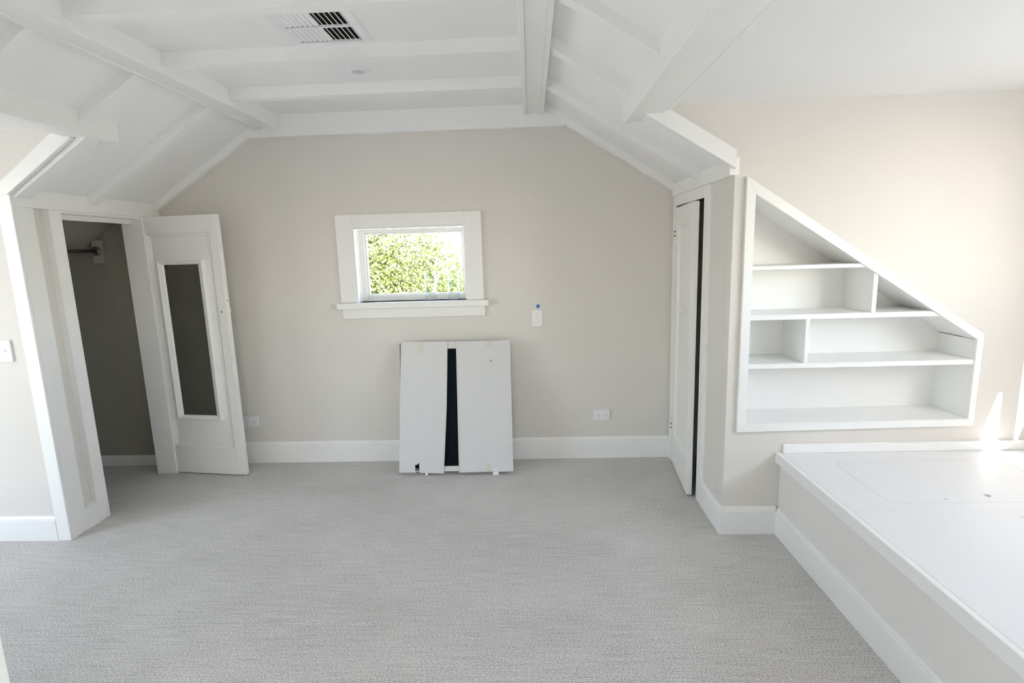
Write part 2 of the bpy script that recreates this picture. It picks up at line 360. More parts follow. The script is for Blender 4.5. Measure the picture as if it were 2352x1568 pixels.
def lower_beam(x0, x1, side, parent):
    e = bpy.data.objects.new('purlin', None); COL.objects.link(e); e.parent = parent; e.empty_display_size = 0.1
    z0 = 2.088; lip = 0.022; y0, y1 = YN-0.15, 2.815
    zt = (lambda x: zl(x)+RD+0.01) if side < 0 else (lambda x: zr(x)+RD+0.01)
    xi0, xi1 = (x1-lip, x1) if side < 0 else (x0, x0+lip)          # inner side board
    MB().prism([(xi0, z0), (xi1, z0), (xi1, zt(xi1)), (xi0, zt(xi0))], 'y', y0, y1).build('side_board', M['trim'], e, 0.003)
    xb0, xb1 = (x0, x1-lip-0.0008) if side < 0 else (x0+lip+0.0008, x1)
    MB().box(xb0, xb1, y0, YA-0.028, z0+0.006, z0+0.05).build('bottom_board', M['trim'], e)
    MB().box(xb0 if side > 0 else -2.19, 0.59 if side > 0 else xb1, YA-0.0275, y1-0.012, z0+0.006, z0+0.03).build('bottom_board', M['trim'], e)
    xe0, xe1 = (-2.19, x1-lip-0.001) if side < 0 else (x0+lip+0.001, 0.595)
    MB().prism([(xe0, z0), (xe1, z0), (xe1, zt(xe1)-0.03), (xe0, zt(xe0)-0.03)], 'y', y1-0.012, y1+0.002).build('end_cap', M['trim'], e, 0.002)
    # outer moulding against the dormer ceiling
    d = (x0-0.046, x0-0.013, y0, YA-0.028, z0+0.018, ZD+0.002) if side < 0 else (x1+0.013, x1+0.046, y0, YA-0.028, z0+0.018, ZD+0.002)
    bx('moulding', d, M['trim'], e, 0.003)
    return e
lower_beam(-2.215, -2.075, -1, cll)
lower_beam(0.465, 0.620, 1, clr)
b = MB(); b.box(0.60, XWR+0.06, YN, YA, ZD, ZD+0.08)
struct(b.build('ceiling_right_alcove', M['ceil']), 'flat white ceiling of the alcove with the platform', 'ceiling')
b = MB(); b.box(XWL, -2.19, YN, YA, ZD, ZD+0.08)
struct(b.build('ceiling_left_alcove', M['ceil']), 'flat white ceiling of the alcove with the light switch', 'ceiling')

o = MB().box(XWL-0.1, XWR+0.1, YR-0.12, YB+0.13, 2.512, 2.60).build('roof', M['ceil']); struct(o, 'unseen flat slab added above the ceilings to block light leaks', 'roof')  # unseen slab over the ceilings, added only to keep stray light out
# sloping trim boards on the cut edges of the roof slopes
o = MB().prism([(0.541, 2.094), (0.963, 1.838), (0.963, 1.922), (0.690, 2.088), (0.640, 2.1185), (0.541, 2.1185)], 'y', YA-0.024, YA-0.0005).build('trim_1', M['trim'], None, 0.0015)
struct(o, 'sloping white trim board at the roof edge above the built-in shelves', 'trim')
MB().box(0.937, XR+0.006, YA-0.012, YA-0.0005, 1.812, 1.862).build('end_block', M['trim'], o, 0.001)
o = MB().prism([(-2.192, 2.087), (-2.556, 1.836), (-2.662, 1.836), (-2.290, 2.112), (-2.192, 2.112)], 'y', YA-0.024, YA-0.0005).build('trim_2', M['trim'], None, 0.0015)
struct(o, 'sloping white trim board at the roof edge above the left light switch', 'trim')

# ------------------------------------------------------------------ baseboards
def profile(h): return [(0, 0), (0.018, 0), (0.018, h-0.024), (0.0145, h-0.021), (0.0145, h-0.012), (0.009, h), (0, h)]
def base_x(name, x0, x1, y, h, label, parent=None):      # runs along x, faces -y
    o = MB().prism([(y-d, z) for d, z in profile(h)], 'x', x0, x1).build(name, M['trim'], parent)
    return struct(o, label, 'baseboard') if not parent else o
def base_y(name, y0, y1, x, s, h, label, parent=None):   # runs along y, faces s
    o = MB().prism([(x+s*d, z) for d, z in profile(h)], 'y', y0, y1).build(name, M['trim'], parent)
    return struct(o, label, 'baseboard') if not parent else o
base_x('baseboard_back', XL, 0.966, YB, 0.156, 'white skirting board along the gable wall under the window')
base_x('baseboard_right_alcove', 0.9665, 1.236, YA, 0.148, 'short white skirting board between the wall corner and the platform')
base_y('baseboard_right', YA-0.0175, 2.984, 0.966, -1, 0.148, 'short white skirting board beside the ajar closet door')
base_x('baseboard_left_alcove', XWL, -2.6225, YA, 0.138, 'white skirting board under the left light switch')
base_x('baseboard_left_closet', -3.75, -2.69, YB-0.0135, 0.075, 'low skirting board inside the open closet')
base_x('baseboard_rear', XL, XR, YR+0.0185, 0.15, 'white skirting board along the far end gable wall')

# ------------------------------------------------------------------ back window
w1 = struct(thing('window_1', None, None), 'small white framed window showing sunlit leaves', 'window')
cxo0, cxo1, czo = -1.327, -0.329, 1.762
yc = YB-0.020
bx('casing', (cxo0, wx0+0.0, yc, YB, wz0+0.0015, czo), M['trim'], w1, 0.002)
bx('casing', (wx1, cxo1, yc, YB, wz0+0.0015, czo), M['trim'], w1, 0.002)
bx('casing', (wx0+0.0005, wx1-0.0005, yc, YB, wz1, czo), M['trim'], w1, 0.002)
for d in ((wx0+0.0005, wx0+0.010, yc+0.006, YB+0.07, wz0, wz1), (wx1-0.010, wx1-0.0005, yc+0.006, YB+0.07, wz0, wz1), (wx0+0.011, wx1-0.011, yc+0.006, YB+0.07, wz1-0.010, wz1-0.0005)): bx('jamb', d, M['trim'], w1, 0.001)
bx('sill', (-1.350, -0.298, YB-0.052, YB+0.085, 1.122, wz0), M['trim'], w1, 0.003)
bx('apron', (-1.322, -0.326, YB-0.017, YB, 1.053, 1.1215), M['trim'], w1, 0.002)
sx0, sx1, sz0, sz1 = wx0+0.0115, wx1-0.0115, wz0+0.001, wz1-0.0115
gx0, gx1, gz0, gz1 = -1.149, -0.481, 1.213, 1.628
ys0, ys1 = YB+0.066, YB+0.105
sash = bpy.data.objects.new('sash', None); COL.objects.link(sash); sash.parent = w1
for n_, d in (('stile', (sx0, gx0-0.012, ys0, ys1, sz0, sz1)), ('stile', (gx1+0.012, sx1, ys0, ys1, sz0, sz1)), ('rail', (gx0-0.0115, gx1+0.0115, ys0, ys1, sz0, gz0-0.012)), ('rail', (gx0-0.0115, gx1+0.0115, ys0, ys1, gz1+0.012, sz1))): bx(n_, d, M['trim'], sash, 0.0015)
for d in ((gx0-0.0115, gx0, ys0+0.012, ys1-0.004, gz0-0.0115, gz1+0.0115), (gx1, gx1+0.0115, ys0+0.012, ys1-0.004, gz0-0.0115, gz1+0.0115), (gx0, gx1, ys0+0.012, ys1-0.004, gz0-0.0115, gz0), (gx0, gx1, ys0+0.012, ys1-0.004, gz1, gz1+0.0115)): bx('glazing_bead', d, M['trim'], sash)
bx('pane', (gx0-0.004, gx1+0.004, ys0+0.024, ys0+0.027, gz0-0.004, gz1+0.004), M['glass'], sash)
portal(((gx0+gx1)/2, YB+0.14, (gz0+gz1)/2), (R(-90), 0, 0), gx1-gx0+0.1, gz1-gz0+0.1)

# ------------------------------------------------------------------ other windows (out of frame, where the daylight enters)
q = W2; w2 = struct(thing('window_2', None, None), 'two-light dormer window over the platform', 'window')
def frame_x(x0, x1, y0, y1, z0, z1, t, parent):
    bx('stile', (x0, x1, y0, y0+t, z0, z1), M['trim'], parent, 0.002); bx('stile', (x0, x1, y1-t, y1, z0, z1), M['trim'], parent, 0.002)
    bx('rail', (x0, x1, y0+t, y1-t, z0, z0+t), M['trim'], parent, 0.002); bx('rail', (x0, x1, y0+t, y1-t, z1-t, z1), M['trim'], parent, 0.002)
    bx('pane', ((x0+x1)/2-0.002, (x0+x1)/2+0.002, y0+t, y1-t, z0+t, z1-t), M['glass'], parent)
frame_x(XWR+0.005, XWR+0.055, q['y0'], q['ym0'], q['z0'], q['z1'], 0.02, w2)
bx('mullion', (XWR+0.004, XWR+0.056, q['ym0'], q['ym1'], q['z0'], q['z1']), M['trim'], w2)
frame_x(XWR+0.005, XWR+0.055, q['ym1'], q['y1'], q['z0'], q['z1'], 0.02, w2)
portal((XWR+0.07, (q['y0']+q['y1'])/2, (q['z0']+q['z1'])/2), (0, R(90), 0), q['z1']-q['z0'], q['y1']-q['y0'])
q = W3; w3 = struct(thing('window_3', None, None), 'dormer window of the alcove with the light switch', 'window')
ymid = (q['y0']+q['y1'])/2
frame_x(XWL-0.08, XWL-0.03, q['y0'], ymid, q['z0'], q['z1'], 0.035, w3); frame_x(XWL-0.08, XWL-0.03, ymid, q['y1'], q['z0'], q['z1'], 0.035, w3)
portal((XWL-0.11, ymid, (q['z0']+q['z1'])/2), (0, R(-90), 0), q['z1']-q['z0'], q['y1']-q['y0'])
q = W4; w4 = struct(thing('added_window_4', None, None), 'unseen window added for fill light in the gable wall at the other end', 'window')  # added behind the camera for fill light and a floor sun patch
xs = [q['x0'] + (q['x1']-q['x0'])*i/3 for i in range(4)]
for a, c in zip(xs, xs[1:]):
    t = 0.035; y0, y1 = YR-0.09, YR-0.04
    bx('stile', (a, a+t, y0, y1, q['z0'], q['z1']), M['trim'], w4, 0.002); bx('stile', (c-t, c, y0, y1, q['z0'], q['z1']), M['trim'], w4, 0.002)
    bx('rail', (a+t, c-t, y0, y1, q['z0'], q['z0']+t), M['trim'], w4, 0.002); bx('rail', (a+t, c-t, y0, y1, q['z1']-t, q['z1']), M['trim'], w4, 0.002)
    bx('pane', (a+t, c-t, YR-0.066, YR-0.062, q['z0']+t, q['z1']-t), M['glass'], w4)
portal(((q['x0']+q['x1'])/2, YR-0.13, (q['z0']+q['z1'])/2), (R(90), 0, 0), q['x1']-q['x0'], q['z1']-q['z0'])

# ------------------------------------------------------------------ panel doors
def panel_door(root, L, H, T, z0, pu0, pu1, pz0, pz1, m_):
    """leaf in local coords: u along x from hinge, front face at y=0 (facing -y), thickness to +y"""
    bx('stile', (0, pu0, 0, T, z0, H), m_, root, 0.0015); bx('stile', (pu1, L, 0, T, z0, H), m_, root, 0.0015)
    bx('rail', (pu0, pu1, 0, T, z0, pz0), m_, root, 0.0008); bx('rail', (pu0, pu1, 0, T, pz1, H), m_, root, 0.0008)
    bx('panel', (pu0-0.002, pu1+0.002, 0.013, T-0.013, pz0-0.002, pz1+0.002), m_, root)
    # stepped panel moulding, mitred at the corners
    b = MB(); prof = [(0.0, 0.0), (0.004, 0.004), (0.010, 0.004), (0.013, 0.0085), (0.019, 0.0085), (0.024, 0.013), (0.0, 0.013)]
    rings = []
    for o_, d in prof:
        rings.append([b.bm.verts.new(v) for v in ((pu0+o_, d, pz0+o_), (pu1-o_, d, pz0+o_), (pu1-o_, d, pz1-o_), (pu0+o_, d, pz1-o_))])
    for A, B in zip(rings, rings[1:]):
        for i in range(4): b.bm.faces.new((A[i], A[(i+1) % 4], B[(i+1) % 4], B[i]))
    b.build('panel_moulding', m_, root)
hx, hy = -2.588, 3.5665
ang = math.atan2(3.489-hy, -2.013-hx)
d1 = struct(thing('door_1', None, None, (hx, hy, 0.008), rot=(0, 0, ang)), 'white closet door standing open with a narrow framed mirror', 'door')
panel_door(d1, 0.580, 1.770, 0.035, 0.0, 0.046, 0.515, 0.192, 1.660, M['door'])
mir = bpy.data.objects.new('mirror', None); COL.objects.link(mir); mir.parent = d1; mir['label'] = 'narrow upright mirror in a white moulded frame'
b = MB(); fo = (0.108, 0.456, 0.396, 1.482); gi = (0.150, 0.408, 0.424, 1.456)
prof = [(0.0, 0.013), (0.0, -0.006), (0.10, -0.014), (0.25, -0.016), (0.40, -0.012), (0.85, -0.004), (1.0, 0.002), (1.0, 0.008)]
rings = []
for t_, d in prof:
    x0, x1, z0, z1 = [fo[i]+(gi[i]-fo[i])*t_ for i in range(4)]
    rings.append([b.bm.verts.new(v) for v in ((x0, d, z0), (x1, d, z0), (x1, d, z1), (x0, d, z1))])
for A, B in zip(rings, rings[1:]):
    for i in range(4): b.bm.faces.new((A[i], A[(i+1) % 4], B[(i+1) % 4], B[i]))
b.build('mirror_frame', M['trim'], mir)
bx('mirror_glass', (gi[0]-0.003, gi[1]+0.003, 0.004, 0.0085, gi[2]-0.003, gi[3]+0.003), M['mirror'], mir)
KNOB = [(0.0, 0.0), (0.019, 0.0), (0.019, 0.004), (0.009, 0.007), (0.008, 0.018), (0.013, 0.024), (0.018, 0.032), (0.017, 0.039), (0.010, 0.044), (0.0, 0.045)]
MB().lathe(KNOB, 20, Matrix.Translation((0.541, 0.035, 1.142)) @ Matrix.Rotation(R(-90), 4, 'X')).build('knob', M['door'], d1, smooth=True)
MB().lathe([(0, -0.0006), (0.0042, -0.0006), (0.0042, 0.002), (0, 0.002)], 12, Matrix.Translation((0.541, 0.0, 1.140)) @ Matrix.Rotation(R(90), 4, 'X')).build('spindle_hole', M['black'], d1)
MB().lathe([(0, -0.0006), (0.0042, -0.0006), (0.0042, 0.002), (0, 0.002)], 12, Matrix.Translation((0.5800, 0.014, 1.214)) @ Matrix.Rotation(R(-90), 4, 'Y')).build('latch_hole', M['black'], d1)
for z in (0.30, 1.52): MB().lathe([(0, 0), (0.006, 0), (0.006, 0.075), (0, 0.075)], 10, Matrix.Translation((-0.004, 0.030, z))).build('hinge', M['door'], d1)

hx2, hy2 = 0.953, 3.657
ang2 = math.atan2(3.100-hy2, 0.902-hx2)
d2 = struct(thing('door_2', None, None, (hx2, hy2, 0.010), rot=(0, 0, ang2)), 'white closet door slightly ajar with a small round knob', 'door')
panel_door(d2, 0.558, 1.722, 0.034, 0.0, 0.085, 0.475, 0.200, 1.610, M['door'])
MB().lathe(KNOB, 20, Matrix.Translation((0.520-0.095, 0.0, 1.098)) @ Matrix.Rotation(R(90), 4, 'X')).build('knob', M['door'], d2, smooth=True)
bx('latch_plate', (0.538, 0.554, -0.0025, 0.001, 1.150, 1.195), M['door'], d2, 0.0008)
for z in (1.525, 0.215):
    h_ = MB().lathe([(0, 0), (0.006, 0), (0.006, 0.080), (0, 0.080)], 10, Matrix.Translation((-0.002, -0.004, z))).build('hinge', M['door'], d2)
    for k in range(2): MB().lathe([(0, 0), (0.0066, 0), (0.0066, 0.010), (0, 0.010)], 10, Matrix.Translation((-0.002, -0.004, z+0.014+0.028*k))).build('hinge_gap', M['brass'], h_)

# ------------------------------------------------------------------ built-in shelves
bk = thing('built_in_bookcase', 'white built-in bookcase with a sloping top set into the alcove wall', 'bookcase', (0, 0, 0))
Y0, Y1 = YA-0.020, 2.900
sl = lambda x: 1.721 - 0.661*(x-1.060)            # underside of the sloping top
so_ = lambda x: 1.803 - 0.668*(x-1.017)
MB().prism([(1.017, 0.556), (1.060, 0.598), (1.060, sl(1.060)), (1.017, 1.803)], 'y', Y0, YA-0.0005).build('face_board', M['trim'], bk, 0.0012)
MB().prism([(1.017, 0.556), (2.171, 0.570), (2.143, 0.606), (1.060, 0.598)], 'y', Y0, YA-0.0005).build('face_board', M['trim'], bk, 0.0012)
MB().prism([(2.171, 0.570), (2.174, 1.030), (2.144, sl(2.144)), (2.143, 0.606)], 'y', Y0, YA-0.0005).build('face_board', M['trim'], bk, 0.0012)
MB().prism([(1.017, 1.803), (1.060, sl(1.060)), (2.144, sl(2.144)), (2.174, 1.030)], 'y', Y0, YA-0.0005).build('face_board', M['trim'], bk, 0.0012)
MB().prism([(1.047, 0.587), (2.148, 0.590), (2.148, sl(2.148)+0.012), (1.047, sl(1.047)+0.012)], 'y', Y1, Y1+0.016).build('back_panel', M['trim'], bk)
bx('side_panel', (1.046, 1.0598, YA, Y1, 0.588, sl(1.046)), M['trim'], bk)
bx('side_panel', (2.144, 2.1495, YA, Y1, 0.588, sl(2.149)), M['trim'], bk)
MB().prism([(1.060, sl(1.060)), (2.1435, sl(2.1435)), (2.1435, sl(2.1435)+0.012), (1.060, sl(1.060)+0.012)], 'y', YA, Y1).build('sloping_top', M['trim'], bk)
MB().prism([(1.060, 0.588), (2.1435, 0.590), (2.1435, 0.606), (1.060, 0.598)], 'y', YA, Y1).build('shelf', M['trim'], bk)
def shelf(z0, z1, x1=None):
    xe0 = x1 or 1.060+(1.721-z0)/0.661; xe1 = x1 or 1.060+(1.721-z1)/0.661
    MB().prism([(1.0602, z0), (xe0-0.0005, z0), (xe1-0.0005, z1), (1.0602, z1)], 'y', YA-0.012, Y1-0.0005).build('shelf', M['trim'], bk, 0.0008)
shelf(1.366, 1.384); shelf(1.122, 1.147); shelf(0.880, 0.904, 2.1435)
MB().prism([(1.637, 1.1475), (1.657, 1.1475), (1.657, sl(1.657)-0.0005), (1.637, sl(1.637)-0.0005)], 'y', YA-0.010, Y1-0.0005).build('divider', M['trim'], bk)
bx('divider', (1.332, 1.349, YA-0.010, Y1-0.0005, 0.9045, 1.1215), M['trim'], bk)

# ------------------------------------------------------------------ raised platform
pf = thing('window_platform', 'raised white platform with a lift-out hatch along the bright alcove', 'platform', (0, 0, 0))
ZP = 0.440; PX0 = 1.222
def ring_slab(name, outer, inner, z0, z1, material, parent):
    bm = bmesh.new(); ed = []
    for loop in (outer, inner):
        vs = [bm.verts.new((x, y, z0)) for x, y in loop]
        ed += [bm.edges.new((vs[i], vs[(i+1) % len(vs)])) for i in range(len(vs))]
    bmesh.ops.triangle_fill(bm, use_beauty=True, edges=ed, use_dissolve=False)
    ex = bmesh.ops.extrude_face_region(bm, geom=list(bm.faces))
    bmesh.ops.translate(bm, vec=(0, 0, z1-z0), verts=[g for g in ex['geom'] if isinstance(g, bmesh.types.BMVert)])
    b = MB(); b.bm.free(); b.bm = bm
    return b.build(name, material, parent)
def rrect(x0, x1, y0, y1, r, seg=6):
    pts = []
    for cx, cy, a0 in ((x1-r, y1-r, 0), (x0+r, y1-r, 90), (x0+r, y0+r, 180), (x1-r, y0+r, 270)):
        for i in range(seg+1): a = R(a0+90*i/seg); pts.append((cx+r*math.cos(a), cy+r*math.sin(a)))
    return pts
H0 = (1.432, 2.215, 2.100, 2.540)
ring_slab('top_board', [(PX0+0.024, 2.0405), (XWR, 2.0405), (XWR, YA-0.001), (PX0+0.024, YA-0.001)], rrect(*H0, 0.055), ZP-0.020, ZP, M['plat'], pf)
bx('top_board', (PX0+0.024, XWR, YN, 2.0398, ZP-0.020, ZP), M['plat'], pf)
g = 0.0018
hatch = ring_slab('hatch', rrect(H0[0]+g, H0[1]-g, H0[2]+g, H0[3]-g, 0.053), [(1.861+0.0125*math.cos(R(a)), 2.162+0.0125*math.sin(R(a))) for a in range(0, 360, 20)], ZP-0.020, ZP, M['plat'], pf)
hatch['label'] = 'rounded lift-out hatch panel with a finger hole'
bx('nosing', (PX0, PX0+0.0235, YN, YA-0.001, 0.388, ZP+0.0005), M['trim'], pf, 0.002)
bx('front_panel', (1.250, 1.266, YN, YA-0.001, 0, ZP-0.021), M['panel'], pf)
base_y('skirting', YN, YA-0.018, 1.250, -1, 0.145, None, pf)
bx('upstand', (PX0+0.034, XWR, YA-0.018, YA-0.001, ZP+0.0006, ZP+0.047), M['trim'], pf, 0.002)

# ------------------------------------------------------------------ ceiling vent and downlight
v = thing('air_vent', 'square white ceiling air vent with two rows of curved louvres', 'vent', (0, 0, 0))
vx0, vx1, vy0, vy1 = -1.012, -0.666, 2.176, 2.524; ix0, ix1, iy0, iy1 = -0.974, -0.700, 2.192, 2.495
ym = (iy0+iy1)/2; zf0, zf1 = ZC-0.010, ZC
b = MB()
rings = []
for (x0, x1, y0, y1, z) in ((vx0, vx1, vy0, vy1, ZC), (vx0+0.002, vx1-0.002, vy0+0.002, vy1-0.002, ZC-0.006), (ix0, ix1, iy0, iy1, ZC-0.010), (ix0, ix1, iy0, iy1, ZC-0.0005)):
    rings.append([b.bm.verts.new(p) for p in ((x0, y0, z), (x1, y0, z), (x1, y1, z), (x0, y1, z))])
for A, B in zip(rings, rings[1:]):
    for i in range(4): b.bm.faces.new((A[i], A[(i+1) % 4], B[(i+1) % 4], B[i]))
b.build('frame', M['plastic'], v)
bx('crossbar', (ix0, ix1, ym-0.006, ym+0.006, ZC-0.010, ZC-0.002), M['plastic'], v)
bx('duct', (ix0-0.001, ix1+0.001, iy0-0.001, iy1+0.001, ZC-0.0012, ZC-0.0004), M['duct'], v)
def louver_mesh(flip):
    b = MB(); pts = []
    W, n_ = 0.0196, 5
    for i in range(n_+1):
        t = i/n_; a = R(22+46*t)
        pts.append((t*W*0.92, t*t*0.0075))
    if flip: pts = [(-x, z) for x, z in pts]
    lo = pts; hi = [(x, z+0.0009) for x, z in pts]
    L = 0.1385
    A = [[b.bm.verts.new((x, y, z)) for x, z in lo+hi[::-1]] for y in (0, L)]
    k = len(A[0])
    for i in range(k): b.bm.faces.new((A[0][i], A[0][(i+1) % k], A[1][(i+1) % k], A[1][i]))
    b.bm.faces.new(A[0]); b.bm.faces.new(A[1][::-1])
    return b.mesh('louver', M['plastic'])
lmL = louver_mesh(False); 
bR = MB()                                     # right hand blades stand up into the duct, seen edge on
lmR = None
pitch = (ix1-ix0)/13.0
def louver(me, x, y, z):
    o = bpy.data.objects.new('louver', me); COL.objects.link(o); o.parent = v; o.location = (x, y, z); return o
b = MB(); ptsR = [(0.0, 0.0), (-0.003, 0.0035), (-0.0065, 0.0080)]
A = [[b.bm.verts.new((x+dx, y, z)) for x, z, dx in [(p[0], p[1], 0) for p in ptsR]+[(p[0], p[1], 0.0042) for p in ptsR[::-1]]] for y in (0, 0.1385)]
for i in range(6): b.bm.faces.new((A[0][i], A[0][(i+1) % 6], A[1][(i+1) % 6], A[1][i]))
b.bm.faces.new(A[0]); b.bm.faces.new(A[1][::-1])
lmR = b.mesh('louver', M['plastic'])
for row, y in enumerate((iy0+0.0015, ym+0.0065)):
    for i in range(7): louver(lmL, ix0+0.0005+pitch*i, y, ZC-0.0098)
    for i in range(6): louver(lmR, ix0+pitch*(8+i)-0.006, y, ZC-0.0098)

dl = thing('downlight', 'small round white recessed downlight in the flat ceiling', 'light', (-0.853, 2.918, ZC))
MB().lathe([(0.055, 0.0), (0.055, -0.003), (0.050, -0.0065), (0.036, -0.0065), (0.031, -0.003), (0.031, 0.0)], 32).build('trim_ring', M['plastic'], dl, smooth=False)
MB().lathe([(0.0, -0.0026), (0.020, -0.0030), (0.0305, -0.0022), (0.0305, -0.0006), (0.0, -0.0006)], 32).build('lens', M['lens'], dl)

# ------------------------------------------------------------------ switches, outlets, tape
def rounded_plate(w_, h_, t, r, m_, parent, name):
    bm = bmesh.new(); pts = rrect(-w_/2, w_/2, -h_/2, h_/2, r, 4)
    A = [bm.verts.new((x, 0, z)) for x, z in pts]; B = [bm.verts.new((x, -t+0.0015, z)) for x, z in pts]
    C = [bm.verts.new((x*(1-0.003/w_), -t, z*(1-0.003/h_))) for x, z in pts]; k = len(pts)
    for P, Q in ((A, B), (B, C)):
        for i in range(k): bm.faces.new((P[i], P[(i+1) % k], Q[(i+1) % k], Q[i]))
    bm.faces.new(C); bm.faces.new(A[::-1])
    b = MB(); b.bm.free(); b.bm = bm
    return b.build(name, m_, parent)
def switch(loc, keys, label):
    s = thing('light_switch', label, 'switch', loc)
    rounded_plate(0.074, 0.116, 0.010, 0.006, M['plastic'], s, 'plate')
    for z in keys:
        k = rounded_plate(0.019, 0.019, 0.0045, 0.004, M['plastic'], s, 'rocker'); k.location = (0, -0.0095, z); k.rotation_euler = (R(6), 0, 0)
    return s
switch((0.033, YB-0.0005, 1.023), (0.014, -0.017), 'white double light switch on the gable wall beneath blue tape')
switch((-2.733, YA-0.0005, 1.058), (0.0,), 'white single light switch on the bright alcove wall')
def outlet(loc, label):
    s = thing('power_outlet', label, 'outlet', loc)
    rounded_plate(0.114, 0.074, 0.010, 0.006, M['plastic'], s, 'plate')
    for x in (-0.025, 0.025):
        k = rounded_plate(0.014, 0.014, 0.004, 0.004, M['plastic'], s, 'rocker'); k.location = (x, -0.0095, 0.019)
        b = MB()
        b.box(-0.0012, 0.0012, -0.0007, 0.002, -0.0045, 0.0045, Matrix.Translation((x-0.0075, -0.010, -0.004)) @ Matrix.Rotation(R(30), 4, 'Y'))
        b.box(-0.0012, 0.0012, -0.0007, 0.002, -0.0045, 0.0045, Matrix.Translation((x+0.0075, -0.010, -0.004)) @ Matrix.Rotation(R(-30), 4, 'Y'))
        b.box(-0.0012, 0.0012, -0.0007, 0.002, -0.0045, 0.0045, Matrix.Translation((x, -0.010, -0.018)))
        b.build('pin_slots', M['slot'], s)
    return s
outlet((0.478, YB-0.0005, 0.319), 'white double power outlet low on the wall near the ajar door')
outlet((-2.073, YB-0.0005, 0.316), 'white double power outlet half hidden by the open closet door')
o = MB().prism([(0.030, 1.094), (0.048, 1.092), (0.056, 1.116), (0.046, 1.115), (0.031, 1.118)], 'y', YB-0.0012, YB-0.0002).build('tape_scrap', M['blue'])
tag(o, 'small torn scrap of blue tape above the double light switch', 'tape')

# ------------------------------------------------------------------ glass vases on the window sill
def vase(x, label):
    t_ = thing('glass_vase', label, 'vase', (x, YB+0.024, wz0))
    b = MB(); seg = 64; prof_o = [(0.0385, 0.002), (0.0395, 0.012), (0.0395, 0.206)]; prof_i = [(0.0365, 0.206), (0.0365, 0.016), (0.0, 0.014)]
    rings = []
    for k, (r_, h_) in enumerate([(0.0, 0.001)] + prof_o + prof_i):
        if r_ == 0: rings.append([b.bm.verts.new((0, 0, h_))]); continue
        rr = [r_*(1 - (0.018 if i % 4 < 2 else 0)) if 1 <= k <= 3 else r_*0.985 for i in range(seg)]
        rings.append([b.bm.verts.new((rr[i]*math.cos(2*math.pi*i/seg), rr[i]*math.sin(2*math.pi*i/seg), h_)) for i in range(seg)])
    for A, B in zip(rings, rings[1:]):
        for i in range(seg):
            j = (i+1) % seg
            if len(A) == 1: b.bm.faces.new((A[0], B[i], B[j]))
            elif len(B) == 1: b.bm.faces.new((A[i], A[j], B[0]))
            else: b.bm.faces.new((A[i], A[j], B[j], B[i]))
    b.build('body', M['vase'], t_, smooth=True)
    return t_
vase(-0.704, 'tall clear ribbed glass vase on the window sill, farther from the window corner')
vase(-0.543, 'tall clear ribbed glass vase on the window sill, close to the window corner')

# ------------------------------------------------------------------ flat carton leaning on the gable wall
ca = thing('flat_carton', 'flat white cardboard carton with a dark navy gap leaning under the window', 'carton', (-0.540, 3.450, 0.030), rot=(R(-12.9), 0, 0))
HW, HH = 0.385, 0.880
def plate(name, pts, y0, y1, m_, parent, bevel=0.0): return MB().prism(pts, 'y', y0, y1).build(name, m_, parent, bevel)
plate('back_board', [(-HW, 0), (HW, 0), (HW-0.004, HH), (-HW+0.012, HH)], 0.040, 0.046, M['card'], ca)
for d in ((-HW+0.002, -HW+0.007), (HW-0.008, HW-0.003)): bx('side_wall', (d[0], d[1], 0.004, 0.040, 0.004, HH-0.004), M['card'], ca)
bx('end_wall', (-HW+0.012, HW-0.010, 0.004, 0.040, HH-0.006, HH), M['card'], ca); bx('end_wall', (-HW+0.010, HW-0.010, 0.004, 0.040, 0.0, 0.006), M['card'], ca)
bx('inner_panel', (-0.34, 0.34, 0.012, 0.030, 0.020, HH-0.010), M['navy'], ca)
bx('inner_flap', (-0.16, 0.12, 0.0045, 0.0075, HH-0.048, HH-0.002), M['card'], ca); bx('inner_flap', (-0.16, 0.12, 0.0045, 0.0075, 0.002, 0.034), M['card'], ca)
fl = plate('flap', [(-0.388, -0.004), (-0.276, -0.006), (-0.280, 0.045), (-0.262, 0.048), (-0.251, 0.062), (-0.248, -0.007), (-0.083, -0.014), (-0.058, 0.42), (-0.050, 0.700), (-0.046, HH), (-0.369, HH+0.004)], -0.002, 0.003, M['card'], ca)
plate('torn_edge', [(-0.091, -0.012), (-0.083, -0.014), (-0.058, 0.42), (-0.050, 0.700), (-0.046, HH-0.02), (-0.052, HH-0.02), (-0.058, 0.70), (-0.068, 0.42)], -0.0026, -0.0021, M['card_edge'], fl)
plate('tape', [(-0.252, HH-0.074), (-0.206, HH-0.074), (-0.206, HH+0.002), (-0.252, HH+0.002)], -0.0026, -0.0021, M['tape'], fl)
fr_ = plate('flap', [(0.020, -0.010), (0.388, -0.006), (0.384, HH+0.001), (0.013, HH-0.006), (0.016, 0.45)], -0.003, 0.002, M['card'], ca)
plate('torn_edge', [(0.020, -0.009), (0.031, -0.009), (0.028, 0.45), (0.026, HH-0.007), (0.013, HH-0.007), (0.016, 0.45)], -0.0036, -0.0031, M['card_edge'], fr_)
plate('tape', [(0.217, HH-0.047), (0.266, HH-0.047), (0.266, HH-0.001), (0.217, HH-0.001)], -0.0036, -0.0031, M['tape'], fr_)
plate('tape', [(0.203, -0.007), (0.242, -0.007), (0.242, 0.044), (0.203, 0.044)], -0.0036, -0.0031, M['tape'], fr_)
plate('mark', [(0.246, 0.738), (0.256, 0.738), (0.256, 0.748), (0.246, 0.748)], -0.0034, -0.0031, M['slot'], fr_)
def foot(x0, x1, y0, y1, z0, z1):
    o = MB().box(x0, x1, y0, y1, z0, z1, Matrix.Rotation(R(12.9), 4, 'X')).build('foam_foot', M['foam'], ca, 0.002); return o
